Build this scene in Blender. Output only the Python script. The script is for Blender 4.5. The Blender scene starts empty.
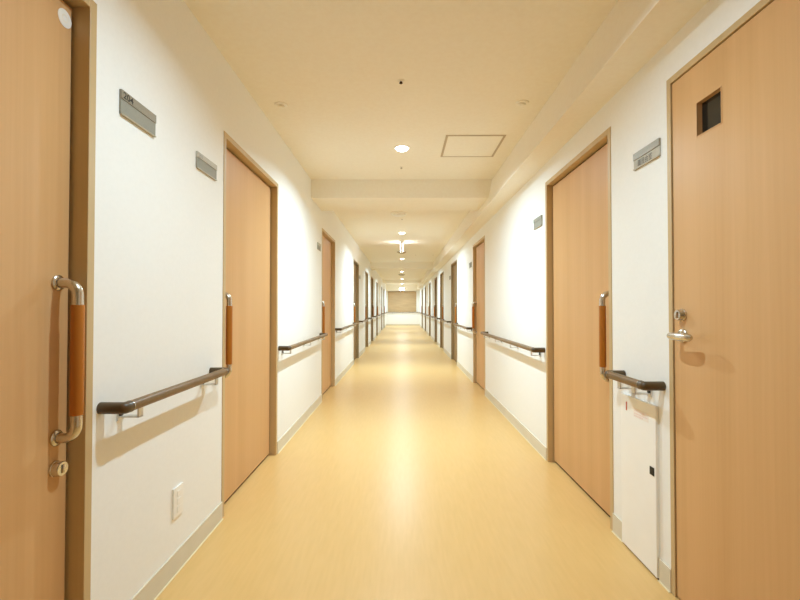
import bpy, bmesh, math
from mathutils import Vector, Matrix
PI = math.pi
SC = bpy.context.scene
COL = SC.collection

# ------------------------------------------------------------------ sizes
LW, RW = 0.955, 1.058          # wall planes: x = -LW and x = +RW
CH = 2.46                      # ceiling height
Y0, Y1 = -3.0, 26.5            # corridor ends
WT = 0.14                      # wall thickness
RAILZ = 0.80
CAMH = 1.12

# ------------------------------------------------------------------ materials
def srgb(r, g, b):
    def f(c):
        c /= 255.0
        return c / 12.92 if c <= 0.04045 else ((c + 0.055) / 1.055) ** 2.4
    return (f(r), f(g), f(b), 1.0)

def mat(name, col, rough=0.5, metal=0.0, spec=0.5):
    m = bpy.data.materials.new(name)
    m.use_nodes = True
    b = m.node_tree.nodes['Principled BSDF']
    b.inputs['Base Color'].default_value = col
    b.inputs['Roughness'].default_value = rough
    b.inputs['Metallic'].default_value = metal
    b.inputs['Specular IOR Level'].default_value = spec
    return m

def nd(m, typ, **kw):
    n = m.node_tree.nodes.new(typ)
    for k, v in kw.items():
        setattr(n, k, v)
    return n

def noise_mix(m, ca, cb, scale, detail=4.0, lo=0.35, hi=0.65, bump=0.0, bump_dist=0.01):
    """colour from world-space noise stretched by a scale vector, with an optional bump"""
    nt = m.node_tree
    b = nt.nodes['Principled BSDF']
    geo = nd(m, 'ShaderNodeNewGeometry')
    mp = nd(m, 'ShaderNodeMapping')
    mp.inputs['Scale'].default_value = scale
    nz = nd(m, 'ShaderNodeTexNoise')
    nz.inputs['Scale'].default_value = 1.0
    nz.inputs['Detail'].default_value = detail
    rp = nd(m, 'ShaderNodeValToRGB')
    rp.color_ramp.elements[0].position = lo
    rp.color_ramp.elements[0].color = ca
    rp.color_ramp.elements[1].position = hi
    rp.color_ramp.elements[1].color = cb
    nt.links.new(geo.outputs['Position'], mp.inputs['Vector'])
    nt.links.new(mp.outputs['Vector'], nz.inputs['Vector'])
    nt.links.new(nz.outputs['Fac'], rp.inputs['Fac'])
    nt.links.new(rp.outputs['Color'], b.inputs['Base Color'])
    if bump > 0:
        bp = nd(m, 'ShaderNodeBump')
        bp.inputs['Strength'].default_value = bump
        bp.inputs['Distance'].default_value = bump_dist
        nt.links.new(nz.outputs['Fac'], bp.inputs['Height'])
        nt.links.new(bp.outputs['Normal'], b.inputs['Normal'])
    return m

def wood(name, base, dark, rough=0.42):
    """straight vertical grain: wide faint boards times fine streaks"""
    m = mat(name, base, rough, 0.0, 0.35)
    nt = m.node_tree
    b = nt.nodes['Principled BSDF']
    geo = nd(m, 'ShaderNodeNewGeometry')
    outs = []
    for sc, det in (((6.0, 6.0, 0.10), 1.5), ((70.0, 70.0, 1.2), 3.0), ((260.0, 260.0, 5.0), 2.0)):
        mp = nd(m, 'ShaderNodeMapping')
        mp.inputs['Scale'].default_value = sc
        nz = nd(m, 'ShaderNodeTexNoise')
        nz.inputs['Scale'].default_value = 1.0
        nz.inputs['Detail'].default_value = det
        nt.links.new(geo.outputs['Position'], mp.inputs['Vector'])
        nt.links.new(mp.outputs['Vector'], nz.inputs['Vector'])
        outs.append(nz.outputs['Fac'])
    a = nd(m, 'ShaderNodeMath', operation='MULTIPLY_ADD')
    a.inputs[1].default_value = 0.27
    nt.links.new(outs[1], a.inputs[0])
    c = nd(m, 'ShaderNodeMath', operation='MULTIPLY')
    c.inputs[1].default_value = 0.62
    nt.links.new(outs[0], c.inputs[0])
    nt.links.new(c.outputs[0], a.inputs[2])
    e = nd(m, 'ShaderNodeMath', operation='MULTIPLY_ADD')
    e.inputs[1].default_value = 0.11
    nt.links.new(outs[2], e.inputs[0])
    nt.links.new(a.outputs[0], e.inputs[2])
    rp = nd(m, 'ShaderNodeValToRGB')
    rp.color_ramp.elements[0].position = 0.36
    rp.color_ramp.elements[0].color = dark
    rp.color_ramp.elements[1].position = 0.62
    rp.color_ramp.elements[1].color = base
    nt.links.new(e.outputs[0], rp.inputs['Fac'])
    nt.links.new(rp.outputs['Color'], b.inputs['Base Color'])
    return m

def emit(name, col, strength):
    m = mat(name, (0.8, 0.8, 0.8, 1), 0.5)
    b = m.node_tree.nodes['Principled BSDF']
    b.inputs['Emission Color'].default_value = col
    b.inputs['Emission Strength'].default_value = strength
    return m

M = {}
M['wall'] = noise_mix(mat('wall_paint', srgb(240, 240, 236), 0.75, 0, 0.25), srgb(239, 239, 236), srgb(241, 241, 238), (60, 60, 60))
M['ceiling'] = noise_mix(mat('ceiling_paint', srgb(236, 226, 205), 0.85, 0, 0.2), srgb(240, 233, 218), srgb(242, 236, 222), (40, 40, 40))
M['floor'] = noise_mix(mat('vinyl_floor', srgb(226, 190, 126), 0.33, 0, 0.36), srgb(217, 177, 112), srgb(222, 182, 118), (55, 6, 1), 5.0, 0.3, 0.7)
M['base'] = noise_mix(mat('baseboard_vinyl', srgb(205, 195, 172), 0.5), srgb(214, 206, 186), srgb(218, 210, 191), (8, 8, 8))
M['caulk'] = mat('floor_caulk', srgb(232, 218, 180), 0.5)
M['leaf'] = wood('door_laminate', srgb(213, 169, 118), srgb(203, 158, 106))
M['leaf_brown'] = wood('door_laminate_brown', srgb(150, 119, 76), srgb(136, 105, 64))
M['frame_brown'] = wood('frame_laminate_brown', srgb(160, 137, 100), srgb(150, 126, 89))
M['frame'] = wood('frame_laminate', srgb(203, 177, 134), srgb(195, 168, 124))
M['seal'] = mat('dark_seal', srgb(52, 36, 22), 0.8, 0, 0.1)
M['chrome'] = noise_mix(mat('satin_chrome', srgb(205, 198, 186), 0.22, 1.0), srgb(203, 196, 184), srgb(212, 206, 196), (90, 90, 90))
M['grip'] = wood('grip_wood', srgb(182, 112, 34), srgb(168, 99, 26), 0.4)
M['rail'] = wood('rail_brown', srgb(126, 96, 58), srgb(110, 82, 47), 0.38)
M['railend_shade'] = noise_mix(mat('rail_end_shaded', srgb(84, 64, 38), 0.4), srgb(78, 58, 28), srgb(86, 65, 34), (30, 30, 30))  # handrail ends: shade painted in as a darker copy of the rail brown
M['alu'] = noise_mix(mat('bracket_metal', srgb(215, 212, 206), 0.35, 0.6), srgb(212, 209, 203), srgb(220, 217, 211), (70, 70, 70))
M['screw'] = mat('dark_screw', srgb(70, 62, 52), 0.4, 0.6)
M['sign_top'] = noise_mix(mat('sign_strip', srgb(150, 143, 128), 0.45, 0.2), srgb(148, 141, 126), srgb(155, 148, 133), (12, 200, 200))
M['sign_pale'] = noise_mix(mat('sign_strip_pale', srgb(198, 194, 182), 0.65, 0.0, 0.25), srgb(188, 184, 171), srgb(194, 190, 178), (12, 200, 200))
M['sign_low'] = noise_mix(mat('sign_plate', srgb(160, 158, 146), 0.65, 0.0, 0.25), srgb(150, 148, 136), srgb(155, 153, 141), (12, 200, 200))
M['ink'] = mat('sign_ink', srgb(50, 46, 40), 0.6)
M['ink_pale'] = mat('sign_ink_pale', srgb(150, 146, 134), 0.6)
M['ink_mid'] = mat('sign_ink_mid', srgb(64, 58, 46), 0.6)
M['white'] = noise_mix(mat('white_plastic', srgb(240, 238, 232), 0.4), srgb(238, 236, 230), srgb(243, 241, 236), (30, 30, 30))
M['panelwhite'] = noise_mix(mat('white_steel', srgb(238, 238, 234), 0.4), srgb(244, 244, 242), srgb(246, 246, 244), (10, 10, 10))
M['black'] = mat('black_plastic', srgb(12, 11, 10), 0.5)
M['grey'] = mat('grey_plastic', srgb(176, 166, 142), 0.5)
M['ceil_fit'] = noise_mix(mat('ceiling_fitting_cream', srgb(228, 216, 190), 0.5), srgb(240, 233, 218), srgb(243, 237, 224), (50, 50, 50))
M['hatchframe'] = mat('hatch_frame_metal', srgb(190, 172, 146), 0.45, 0.3)
M['glass'] = mat('dark_glass', srgb(26, 24, 20), 0.12, 0, 0.5)
M['tan'] = noise_mix(mat('tan_panel', srgb(188, 160, 122), 0.35, 0, 0.5), srgb(183, 155, 117), srgb(192, 165, 127), (2, 2, 12))
M['red'] = mat('red_print', srgb(196, 78, 40), 0.5)
M['pink'] = mat('pink_print', srgb(236, 212, 206), 0.5)
M['paper'] = mat('label_paper', srgb(242, 236, 229), 0.6)
M['lens'] = emit('lamp_lens', (1.0, 0.95, 0.86, 1), 14.0)
M['signlit'] = emit('exit_sign_face', (0.95, 0.97, 1.0, 1), 15.0)

# ------------------------------------------------------------------ mesh builder
class MB:
    def __init__(self):
        self.bm = bmesh.new()
    def _fin(self, verts, bev, seg=2):
        if bev > 0:
            es = list({e for v in verts for e in v.link_edges})
            bmesh.ops.bevel(self.bm, geom=es, offset=bev, segments=seg, affect='EDGES', profile=0.5)
    def box(self, x0, x1, y0, y1, z0, z1, bev=0.0, seg=2):
        x0, x1 = min(x0, x1), max(x0, x1)
        y0, y1 = min(y0, y1), max(y0, y1)
        r = bmesh.ops.create_cube(self.bm, size=1.0)
        for v in r['verts']:
            v.co = Vector(((x0 + x1) / 2 + v.co.x * (x1 - x0), (y0 + y1) / 2 + v.co.y * (y1 - y0), (z0 + z1) / 2 + v.co.z * (z1 - z0)))
        self._fin(r['verts'], bev, seg)
        return self
    def lathe(self, prof, base, axis, n=32):
        """prof: [(radius, height)], spun round the axis from base"""
        ax = Vector(axis).normalized()
        q = ax.to_track_quat('Z', 'Y')
        rings = []
        for r, h in prof:
            if r < 1e-6:
                rings.append([self.bm.verts.new(Vector(base) + ax * h)])
            else:
                rings.append([self.bm.verts.new(Vector(base) + q @ Vector((r * math.cos(2 * PI * i / n), r * math.sin(2 * PI * i / n), h))) for i in range(n)])
        for a, b in zip(rings, rings[1:]):
            for i in range(n):
                j = (i + 1) % n
                if len(a) == 1 and len(b) == 1: continue
                if len(a) == 1: self.bm.faces.new((a[0], b[i], b[j]))
                elif len(b) == 1: self.bm.faces.new((a[i], a[j], b[0]))
                else: self.bm.faces.new((a[i], a[j], b[j], b[i]))
        return self
    def tube(self, pts, r, n=20, sx=1.0):
        """round tube along pts with capped ends; sx flattens it sideways"""
        pts = [Vector(p) for p in pts]
        tans = []
        for i in range(len(pts)):
            a = pts[max(i - 1, 0)]
            b = pts[min(i + 1, len(pts) - 1)]
            tans.append((b - a).normalized())
        up = Vector((0, 0, 1))
        if abs(tans[0].dot(up)) > 0.9: up = Vector((0, 1, 0))
        u = (up - tans[0] * up.dot(tans[0])).normalized()
        rings = []
        rr = r if isinstance(r, (list, tuple)) else [r] * len(pts)
        for p, t, rad in zip(pts, tans, rr):
            u = (u - t * u.dot(t)).normalized()
            w = t.cross(u)
            rings.append([self.bm.verts.new(p + u * (rad * math.cos(2 * PI * i / n)) + w * (rad * sx * math.sin(2 * PI * i / n))) for i in range(n)])
        for a, b in zip(rings, rings[1:]):
            for i in range(n):
                j = (i + 1) % n
                self.bm.faces.new((a[i], a[j], b[j], b[i]))
        self.bm.faces.new(rings[0][::-1])
        self.bm.faces.new(rings[-1])
        return self
    def prism(self, poly, y0, y1):
        """polygon in x,z pushed along y"""
        a = [self.bm.verts.new((x, y0, z)) for x, z in poly]
        b = [self.bm.verts.new((x, y1, z)) for x, z in poly]
        n = len(poly)
        self.bm.faces.new(a)
        self.bm.faces.new(b[::-1])
        for i in range(n):
            j = (i + 1) % n
            self.bm.faces.new((a[i], b[i], b[j], a[j]))
        return self
    def build(self, name, m, parent=None, origin=None, smooth=True):
        bm = self.bm
        o3 = Vector(origin) if origin is not None else (Vector(parent['_o']) if parent is not None else Vector((0, 0, 0)))
        bmesh.ops.translate(bm, verts=bm.verts, vec=-o3)
        bmesh.ops.recalc_face_normals(bm, faces=bm.faces)
        me = bpy.data.meshes.new(name)
        bm.to_mesh(me)
        bm.free()
        me.materials.append(m)
        if smooth:
            for p in me.polygons: p.use_smooth = True
            me.set_sharp_from_angle(angle=math.radians(35))
        o = bpy.data.objects.new(name, me)
        COL.objects.link(o)
        if parent is not None:
            o.parent = parent
        else:
            o.location = o3
        o['_o'] = list(o3)
        return o

def arc(c, a, b, n=8):
    """quarter arc about c from c+a to c+b"""
    c, a, b = Vector(c), Vector(a), Vector(b)
    return [c + a * math.cos(t * PI / 2 / n) + b * math.sin(t * PI / 2 / n) for t in range(n + 1)]

def tag(o, label, cat, group=None, kind=None):
    o['label'] = label
    o['category'] = cat
    if group: o['group'] = group
    if kind: o['kind'] = kind
    return o

def empty(name, loc):
    o = bpy.data.objects.new(name, None)
    o.empty_display_size = 0.1
    o.location = loc
    COL.objects.link(o)
    o['_o'] = list(loc)
    return o

def text(name, body, size, m, parent, s, d, ystart, z, sx=1.0, bold=0.0):
    """flat lettering on the wall plane of side s, reading left to right for somebody facing that wall"""
    cu = bpy.data.curves.new(name, 'FONT')
    cu.body = body
    cu.size = size
    cu.offset = bold
    tmp = bpy.data.objects.new(name, cu)
    COL.objects.link(tmp)
    dg = bpy.context.evaluated_depsgraph_get()
    me = bpy.data.meshes.new_from_object(tmp.evaluated_get(dg))
    bpy.data.objects.remove(tmp)
    o3 = Vector(parent['_o'])
    W = LW if s < 0 else RW
    x = s * (W + d)
    for v in me.vertices:
        tx, tz = v.co.x * sx, v.co.y
        # facing the left wall (looking to -x) right-hand is +y; facing the right wall it is -y
        v.co = Vector((x, ystart + (tx if s < 0 else -tx), z + tz)) - o3
    me.materials.clear()
    me.materials.append(m)
    o = bpy.data.objects.new(name, me)
    COL.objects.link(o)
    o.parent = parent
    o['_o'] = list(o3)
    return o

def X(s, d):
    return s * ((LW if s < 0 else RW) + d)

# ------------------------------------------------------------------ doors' places (outer frame)
# (near y, far y, handle side)
LEFT = [(0.315, 1.345, 'far'), (2.322, 3.345, 'near'), (5.19, 6.21, 'near'), (8.62, 9.64, 'near'),
        (11.32, 12.34, 'near'), (13.42, 14.44, 'far'), (16.15, 17.17, 'far'), (20.1, 21.12, 'near'), (22.6, 23.62, 'far')]
RIGHT = [(0.79, 1.734, 'lever'), (2.205, 3.21, 'near'), (5.57, 6.5, 'far'), (8.4, 9.4, 'near'),
         (11.1, 12.12, 'near'), (13.15, 14.15, 'far'), (16.05, 17.07, 'far'), (19.3, 20.3, 'near'), (22.3, 23.3, 'far')]
LTOP, RTOP, LEVTOP = 2.065, 2.035, 2.022
PANEL = (1.814, 2.10, 0.71)      # white steel panel on the right wall

def spans(doors):
    ys = [Y0]
    for a, b, _ in doors: ys += [a, b]
    ys.append(Y1)
    return [(ys[i], ys[i + 1]) for i in range(0, len(ys), 2)]

# ------------------------------------------------------------------ the setting
f = MB().box(-LW - WT, RW + WT, Y0 - WT, Y1 + WT, -0.1, 0.0).build('floor', M['floor'], smooth=False)
tag(f, 'glossy yellow tan vinyl corridor floor', 'floor', kind='structure')
c = MB().box(-LW - WT, RW + WT, Y0 - WT, Y1 + WT, CH, CH + 0.1).build('ceiling', M['ceiling'], smooth=False)
tag(c, 'cream painted corridor ceiling', 'ceiling', kind='structure')

def side_wall(s, doors, top, name, label):
    W = MB()
    for a, b in spans(doors):
        W.box(X(s, 0), X(s, WT), a, b, 0.0, CH)
    for a, b, _ in doors:
        W.box(X(s, 0), X(s, WT), a, b, LEVTOP if _ == 'lever' else top, CH)
    bmesh.ops.remove_doubles(W.bm, verts=W.bm.verts, dist=1e-5)
    tag(W.build(name, M['wall'], smooth=False), label, 'wall', kind='structure')
side_wall(-1, LEFT, LTOP, 'wall_left', 'off white painted left corridor wall')
side_wall(1, RIGHT, RTOP, 'wall_right', 'off white painted right corridor wall')
tag(MB().box(-LW - WT, RW + WT, Y1, Y1 + WT, 0, CH).build('wall_end', M['wall'], smooth=False), 'white end wall closing the corridor', 'wall', kind='structure')
tag(MB().box(-LW - WT, RW + WT, Y0 - WT, Y0, 0, CH).build('wall_back', M['wall'], smooth=False), 'white wall behind the viewpoint', 'wall', kind='structure')

def baseboard(s, doors, name, label, skip=None):
    B = MB(); K = MB()
    for a, b in spans(doors):
        segs = [(a, b)]
        if skip and a < skip[0] < b:
            segs = [(a, skip[0]), (skip[1], b)]
        for p, q in segs:
            B.box(X(s, 0), X(s, -0.007), p, q, 0.0, 0.092, 0.0015)
            K.box(X(s, -0.007), X(s, -0.0125), p, q, 0.0, 0.003)
    o = B.build(name, M['base'], smooth=False)
    tag(o, label, 'baseboard', kind='structure')
    K.build('caulk_line', M['caulk'], o, smooth=False)
baseboard(-1, LEFT, 'baseboard_left', 'beige vinyl baseboard along the left wall')
baseboard(1, RIGHT, 'baseboard_right', 'beige vinyl baseboard along the right wall', skip=(PANEL[0] - 0.003, PANEL[1] + 0.003))
tag(MB().box(-LW, RW, Y1 - 0.008, Y1, 0, 0.092).build('baseboard_end', M['base'], smooth=False), 'beige baseboard along the end wall', 'baseboard', kind='structure')

# boxed soffit along the right wall, its inner face leaning
tag(MB().prism([(RW, CH), (RW, 2.175), (0.886, 2.175), (0.945, CH)], Y0, Y1).build('trim_1', M['ceiling'], smooth=False),
    'long boxed soffit along the top of the right wall', 'soffit', kind='structure')
for i, (a, b, zb, lab) in enumerate([(4.57, 5.18, 2.265, 'nearest cream ceiling beam crossing the corridor'),
                                 (13.1, 13.75, 2.28, 'second cream ceiling beam crossing the corridor'),
                                 (21.4, 22.05, 2.315, 'third cream ceiling beam crossing the corridor'),
                                 (26.1, 26.5, 2.10, 'cream ceiling beam against the end wall above the tan panel')]):
    tag(MB().prism([(-LW, CH), (0.945, CH), (0.945 - 0.059 * min(1, (CH - zb) / (CH - 2.175)), zb), (-LW, zb)], a, b).build('trim_%d' % (i + 2), M['ceiling'], smooth=False), lab, 'beam', kind='structure')

# ------------------------------------------------------------------ doors
def pull_handle(root, s, yb, zt, zb, dl, st):
    """chrome D pull with a round wooden grip; dl = depth of the leaf's face"""
    rb = 0.036
    xb, xo = X(s, dl), X(s, dl - st)
    out = Vector((X(s, dl - 1) - X(s, dl), 0, 0)).normalized()
    up = Vector((0, 0, 1))
    B = Vector((xo, yb, 0))
    bend = lambda z, sg: None
    top = [Vector((xb, yb, zt)), Vector((xb, yb, zt)) + out * (st - rb) * 0.5]
    top += arc(Vector((xb, yb, zt - rb)) + out * (st - rb), up * rb, out * rb)
    bot = arc(Vector((xb, yb, zb + rb)) + out * (st - rb), out * rb, -up * rb)
    bot += [Vector((xb, yb, zb)) + out * (st - rb) * 0.5, Vector((xb, yb, zb))]
    T = MB().tube(top + bot, 0.0145, 20)
    h = T.build('handle', M['chrome'], root)
    h['label'] = 'chrome pull handle with wooden grip'
    for z in (zt, zb):
        MB().lathe([(0.0, 0.0), (0.023, 0.0), (0.023, 0.005), (0.020, 0.008), (0.0155, 0.009)], (xb, yb, z), out).build('rosette', M['chrome'], h)
    g0, g1 = zb + 0.066, zt - 0.064
    MB().lathe([(0.0152, 0), (0.0166, 0.0), (0.0172, 0.003), (0.0172, g1 - g0 - 0.003), (0.0166, g1 - g0), (0.0152, g1 - g0)], (xo, yb, g0), (0, 0, 1)).build('grip', M['grip'], h)
    return h

def slide_door(n, s, a, b, top, side, label, lock=False, dl=0.045, st=0.056, leaf_m='leaf', frame_m='frame'):
    W = LW if s < 0 else RW
    root = empty('door_%d' % n, (s * W, (a + b) / 2, 0))
    tag(root, label, 'door', kind='structure')
    j, fp = 0.03, -0.004
    F = MB()
    F.box(X(s, fp), X(s, WT), a, a + j, 0, top, 0.0015)
    F.box(X(s, fp), X(s, WT), b - j, b, 0, top, 0.0015)
    F.box(X(s, fp), X(s, WT), a + j, b - j, top - j, top, 0.0015)
    F.build('door_frame', M[frame_m], root, smooth=False)
    g = 0.011
    L = MB().box(X(s, dl), X(s, dl + 0.036), a + j + 0.001, b - j - g, 0.018, top - j - g, 0.001)
    leaf = L.build('door_leaf', M[leaf_m], root, smooth=False)
    S = MB()
    S.box(X(s, dl + 0.012), X(s, WT), b - j - g, b - j, 0, top - j)
    S.box(X(s, dl + 0.012), X(s, WT), a + j, b - j - g, top - j - g, top - j)
    S.box(X(s, dl + 0.012), X(s, WT), a + j, b - j, 0.0, 0.008)
    S.build('seal', M['seal'], root, smooth=False)
    yb = (b - j - 0.052) if side == 'far' else (a + j + (0.033 if s < 0 else 0.048))
    pull_handle(root, s, yb, 1.19, 0.742, dl, st)
    if lock:
        out = (-s, 0, 0)
        k = MB().lathe([(0.0, 0), (0.0225, 0), (0.0225, 0.005), (0.0215, 0.006), (0.0210, 0.022), (0.0195, 0.025), (0.0, 0.025)], (X(s, dl), yb - 0.003, 0.655), out).build('lock', M['chrome'], root)
        k['label'] = 'round chrome thumb-turn lock'
        MB().box(X(s, dl - 0.025), X(s, dl - 0.029), yb - 0.006, yb, 0.643, 0.667, 0.001).build('turn_piece', M['chrome'], k)
        st = MB().lathe([(0.0, 0), (0.026, 0), (0.026, 0.0012), (0.0, 0.0016)], (X(s, dl), b - j - 0.038, 1.975), out).build('sticker', M['white'], root)
        st['label'] = 'round white sticker'
        MB().lathe([(0.008, 0.0015), (0.010, 0.0022), (0.012, 0.0015)], (X(s, dl), b - j - 0.038, 1.975), out).build('ring_print', M['ceil_fit'], st)
    return root

ordw = ['nearest', 'second', 'third', 'fourth', 'fifth', 'sixth', 'seventh', 'eighth', 'ninth']
dl_lab = ['wooden sliding door at the left edge with round lock and white sticker',
          'tan wooden sliding door on the left, second from the front',
          'tan wooden sliding door, third from the front on the left wall']
for i, (a, b, side) in enumerate(LEFT):
    lab = dl_lab[i] if i < 3 else '%s door from the front on the left wall, a brown wooden sliding door' % ordw[i]
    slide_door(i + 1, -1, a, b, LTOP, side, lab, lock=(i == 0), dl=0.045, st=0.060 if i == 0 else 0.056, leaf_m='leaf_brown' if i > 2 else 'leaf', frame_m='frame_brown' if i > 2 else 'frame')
for i, (a, b, side) in enumerate(RIGHT):
    if side == 'lever': continue
    lab = ['', 'tan wooden sliding door on the right beside the white steel panel'][i] if i < 2 else ('%s door from the front on the right wall, a brown wooden sliding door' if i > 2 else '%s door from the front on the right wall, a tan sliding door') % ordw[i]
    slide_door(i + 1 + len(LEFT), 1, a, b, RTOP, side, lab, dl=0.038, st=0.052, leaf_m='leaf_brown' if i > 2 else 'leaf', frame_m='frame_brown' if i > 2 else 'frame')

def lever_door():
    s = 1
    a, b, _ = RIGHT[0]
    top = LEVTOP
    root = empty('door_%d' % (1 + len(LEFT)), (RW, (a + b) / 2, 0))
    tag(root, 'large wooden hinged door at the right edge with small dark window and lever', 'door', kind='structure')
    j, g = 0.025, 0.005
    F = MB()
    F.box(X(s, -0.004), X(s, WT), a, a + j, 0, top, 0.0015)
    F.box(X(s, -0.004), X(s, WT), b - j, b, 0, top, 0.0015)
    F.box(X(s, -0.004), X(s, WT), a + j, b - j, top - j, top, 0.0015)
    F.build('door_frame', M['frame'], root, smooth=False)
    # leaf with an opening for the window
    w0, w1, h0, h1 = 1.444, 1.562, 1.732, 1.850
    ya, yb, za, zb = a + j + g, b - j - g, 0.010, top - j - g
    d0, d1 = 0.001, 0.041
    L = MB()
    L.box(X(s, d0), X(s, d1), ya, w0, za, zb)
    L.box(X(s, d0), X(s, d1), w1, yb, za, zb)
    L.box(X(s, d0), X(s, d1), w0, w1, za, h0)
    L.box(X(s, d0), X(s, d1), w0, w1, h1, zb)
    bmesh.ops.remove_doubles(L.bm, verts=L.bm.verts, dist=1e-5)
    L.build('door_leaf', M['leaf'], root, smooth=False)
    S = MB()
    S.box(X(s, 0.014), X(s, WT), b - j - g, b - j, 0, top - j)
    S.box(X(s, 0.014), X(s, WT), ya, yb, top - j - g, top - j)
    S.box(X(s, 0.014), X(s, WT), a + j, b - j, 0, 0.009)
    S.box(X(s, 0.014), X(s, WT), a + j, a + j + g, 0.009, top - j)
    S.build('seal', M['seal'], root, smooth=False)
    T = MB()
    t = 0.004
    T.box(X(s, -0.001), X(s, 0.004), w0 - t, w0, h0 - t, h1 + t, 0.001)
    T.box(X(s, -0.001), X(s, 0.004), w1, w1 + t, h0 - t, h1 + t, 0.001)
    T.box(X(s, -0.001), X(s, 0.004), w0, w1, h0 - t, h0, 0.001)
    T.box(X(s, -0.001), X(s, 0.004), w0, w1, h1, h1 + t, 0.001)
    wf = T.build('window_trim', M['leaf'], root, smooth=False)
    gl = MB().box(X(s, 0.019), X(s, 0.025), w0, w1, h0, h1).build('window_glass', M['glass'], root, smooth=False)
    gl['label'] = 'small dark glass viewing window'
    out = Vector((-1, 0, 0))
    yk = 1.652
    # thumb-turn above the lever
    k = MB().lathe([(0.0, 0), (0.0235, 0), (0.0235, 0.006), (0.0205, 0.010), (0.0200, 0.021), (0.0180, 0.024), (0.0, 0.024)], (X(s, d0), yk, 1.090), out).build('lock', M['chrome'], root)
    k['label'] = 'round chrome thumb-turn lock'
    MB().box(X(s, d0 - 0.024), X(s, d0 - 0.029), yk - 0.004, yk + 0.004, 1.078, 1.102, 0.002).build('turn_piece', M['chrome'], k)
    # lever: rosette, neck, bar swept towards the hinges
    zl = 1.012
    h = MB().lathe([(0.0, 0), (0.026, 0), (0.0265, 0.005), (0.022, 0.010), (0.013, 0.014), (0.0, 0.014)], (X(s, d0), yk, zl), out).build('lever_handle', M['chrome'], root)
    h['label'] = 'chrome lever handle'
    st, rb = 0.057, 0.020
    pts = [Vector((X(s, d0), yk, zl)), Vector((X(s, d0 - 0.025), yk, zl))]
    pts += arc(Vector((X(s, d0 - st + rb), yk - rb, zl)), Vector((0, rb, 0)), Vector((-rb, 0, 0)))
    pts += [Vector((X(s, d0 - st), yk - 0.06, zl)), Vector((X(s, d0 - st + 0.001), yk - 0.09, zl)), Vector((X(s, d0 - st + 0.004), yk - 0.114, zl)), Vector((X(s, d0 - st + 0.007), yk - 0.122, zl))]
    n = len(pts)
    rr = [0.0125] * (n - 4) + [0.0145, 0.0150, 0.013, 0.007]
    MB().tube(pts, rr, 18).build('lever', M['chrome'], h)
lever_door()

# ------------------------------------------------------------------ handrails
GR = 'brown handrails along the corridor walls'
def handrail(s, y0, y1, nb, label):
    W = LW if s < 0 else RW
    root = empty('handrail', (s * W, (y0 + y1) / 2, 0))
    tag(root, label, 'handrail', GR)
    so, r, rb = 0.077, 0.0175, 0.026
    out = Vector((-s, 0, 0))
    xo = X(s, -so)
    ya, yb = y0 + r, y1 - r
    MB().tube([(xo, ya + 0.024, RAILZ), (xo, (ya + yb) / 2, RAILZ), (xo, yb - 0.024, RAILZ)], r, 24).build('rail', M['rail'], root)
    for ye, dy in ((ya, 1), (yb, -1)):
        rc = 0.007
        pts = [Vector((X(s, 0), ye, RAILZ)), Vector((X(s, -0.03), ye, RAILZ)), Vector((X(s, -so + rc + 0.006), ye, RAILZ))]
        pts += arc(Vector((X(s, -so + rc), ye + dy * rc, RAILZ)), Vector((0, -dy * rc, 0)), out * rc, 6)
        pts += [Vector((xo, ye + dy * 0.026, RAILZ))]
        MB().tube(pts, r * 1.06, 24).build('end_return', M['railend_shade'], root)
        MB().tube([(xo, ye + dy * 0.0255, RAILZ), (xo, ye + dy * 0.0275, RAILZ)], r * 1.09, 24).build('joint_ring', M['chrome'], root)
    for i in range(nb):
        t = i / (nb - 1) if nb > 1 else 0.5
        y = (ya + 0.095) + (yb - ya - 0.19) * t
        B = MB()
        B.box(X(s, 0), X(s, -0.006), y - 0.016, y + 0.016, RAILZ - 0.062, RAILZ - 0.014, 0.0015)      # wall plate
        B.box(X(s, -0.004), X(s, -so + 0.004), y - 0.013, y + 0.013, RAILZ - 0.051, RAILZ - 0.046, 0.001)   # arm
        B.box(X(s, -so + 0.004), X(s, -so + 0.010), y - 0.013, y + 0.013, RAILZ - 0.051, RAILZ - 0.010, 0.001)   # post up into the rail
        br = B.build('bracket', M['alu'], root, smooth=False)
        for dy_, dz_ in ((-0.006, -0.027), (-0.006, -0.040)):
            MB().lathe([(0, 0), (0.0075, 0), (0.0075, 0.005), (0.005, 0.008), (0, 0.008)], (X(s, -0.006), y + dy_, RAILZ + dz_), out, 16).build('screw', M['screw'], br)
    return root

for s, doors, wn in ((-1, LEFT, 'left'), (1, RIGHT, 'right')):
    for i in range(len(doors)):
        y0 = doors[i][1] + 0.022
        y1 = doors[i + 1][0] - 0.10 if i + 1 < len(doors) else Y1 - 0.2
        L = y1 - y0
        nb = 2 if L < 1.3 else 3 if L < 2.2 else 4
        if s < 0 and i == 0:
            y1 = 2.20; nb = 2
            lab = 'brown handrail on the left wall under the 204 sign'
        elif s > 0 and i == 0:
            y0, y1 = 1.762, 2.11
            lab = 'short brown handrail above the white steel panel on the right'
        elif i + 1 < len(doors):
            if s > 0 and i == 1: y0, y1 = 3.235, 5.395
            lab = 'brown handrail on the %s wall between the %s and %s doors' % (wn, ordw[i], ordw[i + 1])
        else:
            lab = 'farthest brown handrail on the %s wall beyond the last door' % wn
        handrail(s, y0, y1, nb, lab)

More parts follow.
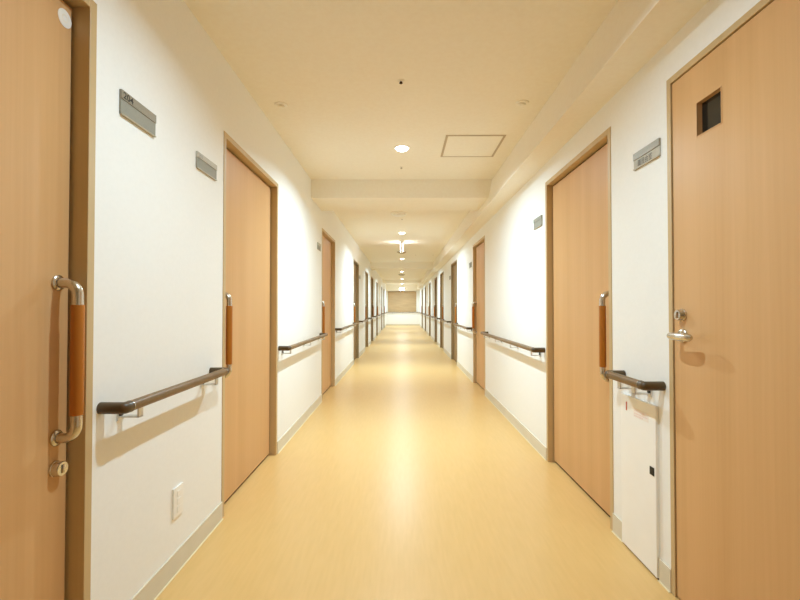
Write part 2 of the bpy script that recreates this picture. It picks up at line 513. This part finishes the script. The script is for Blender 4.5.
# end wall: handrail and tan panel
er = empty('handrail', (0.05, Y1, 0))
tag(er, 'brown handrail across the end wall below the tan panel', 'handrail', GR)
MB().tube([(-LW + 0.1, Y1 - 0.085, RAILZ), (0, Y1 - 0.085, RAILZ), (RW - 0.1, Y1 - 0.085, RAILZ)], 0.0185, 16).build('rail', M['rail'], er)
for x in (-LW + 0.1, RW - 0.1):
    MB().tube([(x, Y1, RAILZ), (x, Y1 - 0.085, RAILZ)], 0.0195, 16).build('end_return', M['railend_shade'], er)
for x in (-0.55, 0.05, 0.65):
    MB().box(x - 0.016, x + 0.016, Y1 - 0.09, Y1, RAILZ - 0.062, RAILZ - 0.054).box(x - 0.016, x + 0.016, Y1 - 0.093, Y1 - 0.075, RAILZ - 0.06, RAILZ - 0.012).build('bracket', M['alu'], er, smooth=False)
wp = empty('wall_panel', (0, Y1, 0))
tag(wp, 'wide tan panel on the upper half of the end wall', 'panel')
MB().box(-0.85, 0.862, Y1 - 0.03, Y1, 0.83, 2.04, 0.003).build('sheet', M['tan'], wp, smooth=False)
MB().box(-0.85, 0.862, Y1 - 0.04, Y1, 2.04, 2.07, 0.002).build('panel_frame', M['tan'], wp, smooth=False)

# ------------------------------------------------------------------ signs
def sign(s, y0, y1, z0, z1, split, label, top_m, low_m, group=None):
    W = LW if s < 0 else RW
    root = empty('room_sign', (s * W, (y0 + y1) / 2, z0))
    tag(root, label, 'sign', group)
    zm = z1 - (z1 - z0) * split
    MB().box(X(s, 0), X(s, -0.006), y0, y1, z0 + 0.004, zm, 0.0008).build('name_plate', low_m, root, smooth=False)
    MB().box(X(s, 0), X(s, -0.009), y0, y1, zm, z1, 0.0008).build('number_strip', top_m, root, smooth=False)
    MB().box(X(s, 0), X(s, -0.010), y0 + 0.002, y1 - 0.002, z0, z0 + 0.004).build('edge_rail', M['grey'], root, smooth=False)
    return root
GS = 'grey room signs beside the doors'
r = sign(-1, 1.460, 1.668, 1.772, 1.857, 0.36, 'grey room sign reading 204 on the left wall', M['sign_top'], M['sign_low'], GS)
text('number', '204', 0.031, M['ink'], r, -1, -0.0095, 1.468, 1.8310, 1.2, 0.0005)
r = sign(-1, 2.008, 2.222, 1.765, 1.843, 0.33, 'grey sign with pale top strip beside the second left door', M['sign_pale'], M['sign_low'], GS)
text('number', '203', 0.022, M['ink_pale'], r, -1, -0.0095, 2.018, 1.8200, 1.3)
sign(-1, 4.905, 5.09, 1.77, 1.85, 0.36, 'small grey sign beside the third door on the left', M['sign_pale'], M['sign_low'], GS)
sign(-1, 9.74, 9.94, 1.755, 1.835, 0.36, 'small grey sign just beyond the fourth door on the left', M['sign_pale'], M['sign_low'], GS)
r = sign(1, 1.780, 1.979, 1.738, 1.812, 0.42, 'grey sign with dark characters beside the door with the small window', M['sign_top'], M['sign_pale'], GS)
text('lettering', '\u8077\u54e1\u4f1a\u5ba4', 0.031, M['ink_mid'], r, 1, -0.0065, 1.946, 1.7475, 0.92, 0.0)
sign(1, 3.285, 3.485, 1.735, 1.815, 0.36, 'plain grey sign on the right wall between the second and third doors', M['sign_low'], M['sign_low'], GS)
sign(1, 6.63, 6.83, 1.725, 1.805, 0.36, 'small grey sign just beyond the third door on the right', M['sign_low'], M['sign_low'], GS)
sign(1, 9.50, 9.70, 1.72, 1.80, 0.36, 'small grey sign just beyond the fourth door on the right', M['sign_low'], M['sign_low'], GS)

# ------------------------------------------------------------------ wall fittings
sw = empty('outlet_plate', (-LW, 1.863, 0.296))
tag(sw, 'white outlet plate low on the left wall', 'outlet')
MB().box(X(-1, 0), X(-1, -0.008), 1.823, 1.903, 0.236, 0.362, 0.002).build('plate', M['white'], sw, smooth=False)
for z in (0.266, 0.299, 0.332):
    MB().box(X(-1, -0.008), X(-1, -0.0095), 1.849, 1.877, z - 0.012, z + 0.012, 0.0006).build('socket', M['white'], sw, smooth=False)

pn = empty('steel_panel', (RW, 1.953, 0))
tag(pn, 'low white steel panel on the right wall under the short handrail', 'panel')
q0, q1, qz = PANEL
MB().box(X(1, 0), X(1, -0.013), q0, q1, 0.008, qz, 0.0012).build('cover', M['panelwhite'], pn, smooth=False)
MB().box(X(1, 0), X(1, -0.006), q0 + 0.004, q1 - 0.004, 0.0, 0.008).build('plinth_gap', M['seal'], pn, smooth=False)
MB().box(X(1, -0.013), X(1, -0.016), 1.826, 1.856, 0.418, 0.452, 0.0008).build('latch', M['black'], pn, smooth=False)['label'] = 'black square latch'
lb = MB().box(X(1, -0.013), X(1, -0.0136), 1.865, 1.985, 0.628, 0.668).build('label', M['paper'], pn, smooth=False)
lb['label'] = 'pale pink printed label'
PT = MB()
for z, n in ((0.656, 7), (0.644, 9), (0.634, 6)):
    for i in range(n):
        y = 1.976 - i * 0.0118
        PT.box(X(1, -0.0136), X(1, -0.0139), y - 0.008, y, z - 0.003, z + 0.003)
PT.build('print', M['pink'], lb, smooth=False)
MB().box(X(1, -0.013), X(1, -0.0136), 2.042, 2.052, 0.640, 0.680).build('red_mark', M['red'], pn, smooth=False)['label'] = 'small red mark'

# ------------------------------------------------------------------ ceiling fittings
DOWN = Vector((0, 0, -1))
GD = 'round downlights along the ceiling'
def downlight(y, label, power=1.0, x=0.0):
    root = empty('downlight', (x, y, CH))
    tag(root, label, 'ceiling light', GD)
    MB().lathe([(0.050, 0.0), (0.068, 0.0), (0.069, 0.003), (0.064, 0.006), (0.052, 0.004), (0.050, 0.0)], (x, y, CH), DOWN, 40).build('trim_ring', M['white'], root)
    MB().lathe([(0.051, 0.0), (0.050, 0.006), (0.046, 0.014), (0.036, 0.020), (0.018, 0.023), (0.0, 0.024)], (x, y, CH), DOWN, 32).build('lens', M['lens'], root)
    ld = bpy.data.lights.new('lamp', 'AREA')
    ld.shape = 'DISK'
    ld.size = 0.042
    ld.energy = LAMP_W * power
    ld.color = (0.640, 0.865, 1.0)
    ld.spread = math.radians(SPREAD)
    lo = bpy.data.objects.new('lamp', ld)
    COL.objects.link(lo)
    lo.parent = root
    lo.location = (0, 0, -0.0255)
LAMP_W, SPREAD = 51.0, 154
dy = [(1.40, 'downlight above the first room doors, out of the top of the view', 0.40),
      (3.66, 'brightest downlight on the ceiling before the nearest beam', 0.88),
      (7.86, 'second downlight, just behind the nearest beam', 0.98),
      (12.1, 'third downlight, before the second beam', 1.05),
      (16.5, 'fourth downlight, behind the second beam', 1.05),
      (20.7, 'fifth downlight, before the third beam', 1.05),
      (24.9, 'farthest downlight, near the end wall', 1.05)]
for y, lab, p in dy: downlight(y, lab, p)

def disc_sensor(x, y, label, r=0.042):
    root = empty('ceiling_sensor', (x, y, CH))
    tag(root, label, 'sensor', 'small cream discs on the ceiling')
    MB().lathe([(0, 0), (r, 0), (r, 0.004), (r * 0.93, 0.007), (r * 0.6, 0.008), (0, 0.008)], (x, y, CH), DOWN, 36).build('flange', M['ceil_fit'], root)
    MB().lathe([(0, 0.008), (r * 0.55, 0.008), (r * 0.5, 0.018), (r * 0.3, 0.021), (0, 0.021)], (x, y, CH), DOWN, 28).build('cap', M['ceil_fit'], root)
disc_sensor(-0.80, 2.87, 'small cream disc sensor on the left of the ceiling')
disc_sensor(0.79, 2.85, 'small cream disc sensor on the right of the ceiling')

def sprinkler(x, y, label, dark=True):
    root = empty('sprinkler', (x, y, CH))
    tag(root, label, 'sprinkler', 'tiny sprinkler heads on the ceiling')
    MB().lathe([(0, 0), (0.022, 0), (0.021, 0.003), (0.010, 0.004), (0, 0.004)], (x, y, CH), DOWN, 24).build('escutcheon', M['ceil_fit'], root)
    P = MB().lathe([(0, 0.004), (0.005, 0.004), (0.005, 0.010), (0.010, 0.011), (0.010, 0.014), (0, 0.014)], (x, y, CH), DOWN, 20)
    P.build('head', M['seal'] if dark else M['grey'], root)
sprinkler(-0.006, 2.57, 'tiny dark sprinkler head nearest on the ceiling')
sprinkler(-0.006, 4.17, 'tiny sprinkler head between the first downlight and the beam', False)
sprinkler(0.0, 6.62, 'tiny sprinkler head behind the nearest beam', False)
sprinkler(0.345, 11.2, 'tiny sprinkler head right of the hanging exit sign', False)
sprinkler(0.80, 11.2, 'tiny sprinkler head near the soffit, beyond the exit sign', False)

def detector(x, y, label, r=0.10, m='white'):
    root = empty('smoke_detector', (x, y, CH))
    tag(root, label, 'detector', 'round detectors on the ceiling')
    MB().lathe([(0, 0), (r, 0), (r, 0.012), (r * 0.95, 0.018), (0, 0.018)], (x, y, CH), DOWN, 36).build('mount_plate', M[m], root)
    MB().lathe([(0, 0.018), (r * 0.8, 0.018), (r * 0.78, 0.032), (r * 0.5, 0.044), (0, 0.047)], (x, y, CH), DOWN, 36).build('dome', M[m], root)
detector(-0.04, 6.22, 'white round detector just behind the nearest beam', 0.115)
detector(-0.01, 10.6, 'grey round detector beyond the hanging exit sign', 0.11, 'grey')
detector(-0.01, 18.0, 'far grey round detector before the third beam', 0.14, 'grey')

ah = empty('access_hatch', (0.578, 3.63, CH))
tag(ah, 'square access hatch on the ceiling right of the brightest downlight', 'hatch')
hx0, hx1, hy0, hy1, t = 0.343, 0.812, 3.385, 3.878, 0.018
H = MB()
H.box(hx0, hx0 + t, hy0, hy1, CH - 0.003, CH); H.box(hx1 - t, hx1, hy0, hy1, CH - 0.003, CH)
H.box(hx0 + t, hx1 - t, hy0, hy0 + t, CH - 0.003, CH); H.box(hx0 + t, hx1 - t, hy1 - t, hy1, CH - 0.003, CH)
H.build('hatch_frame', M['hatchframe'], ah, smooth=False)
MB().box(hx0 + t + 0.0015, hx1 - t - 0.0015, hy0 + t + 0.0015, hy1 - t - 0.0015, CH - 0.003, CH).build('hatch_panel', M['ceiling'], ah, smooth=False)

# hanging exit sign, edge-on, lit on both faces
ex = empty('exit_sign', (-0.005, 9.0, CH))
tag(ex, 'slim lit exit sign hanging from the ceiling, seen edge on', 'sign')
cx = -0.005
MB().box(cx - 0.05, cx + 0.05, 8.85, 9.15, CH - 0.018, CH, 0.003).build('mount_plate', M['white'], ex, smooth=False)
MB().box(cx - 0.024, cx + 0.024, 8.84, 9.16, 2.255, CH - 0.018, 0.004).build('housing', M['white'], ex, smooth=False)
for sx in (-1, 1):
    MB().box(cx + sx * 0.024, cx + sx * 0.028, 8.86, 9.14, 2.27, CH - 0.035, 0.001).build('lit_face', M['signlit'], ex, smooth=False)
Y1 = 26.1
e3 = empty('exit_sign', (0.0, Y1, 2.1))
tag(e3, 'glowing white exit sign at the end of the corridor above the tan panel', 'sign')
MB().box(-0.15, 0.15, Y1 - 0.06, Y1, 2.105, 2.255, 0.004).build('housing', M['white'], e3, smooth=False)
MB().box(-0.14, 0.14, Y1 - 0.064, Y1 - 0.06, 2.115, 2.245, 0.001).build('lit_face', M['signlit'], e3, smooth=False)

# ------------------------------------------------------------------ camera, world, view
for o in bpy.data.objects:
    if '_o' in o: del o['_o']
FPX = 437.0
cam = bpy.data.cameras.new('camera')
cam.sensor_width = 36.0
cam.lens = FPX / 800 * 36.0
cam.clip_start = 0.02
co = bpy.data.objects.new('camera', cam)
co.location = (0, 0, CAMH)
co.rotation_euler = (PI / 2 + math.atan(7 / FPX), 0, math.atan(2 / FPX))
COL.objects.link(co)
SC.camera = co
w = bpy.data.worlds.new('world')
w.use_nodes = True
w.node_tree.nodes['Background'].inputs['Color'].default_value = (0.9, 0.92, 1, 1)
w.node_tree.nodes['Background'].inputs['Strength'].default_value = 0.0
SC.world = w
SC.cycles.max_bounces = 16
SC.cycles.diffuse_bounces = 12
SC.cycles.glossy_bounces = 6
SC.cycles.sample_clamp_indirect = 6.0
SC.view_settings.view_transform = 'Standard'
SC.view_settings.look = 'None'
SC.view_settings.exposure = 0.0
SC.view_settings.gamma = 1.0
SC.view_settings.use_curve_mapping = False
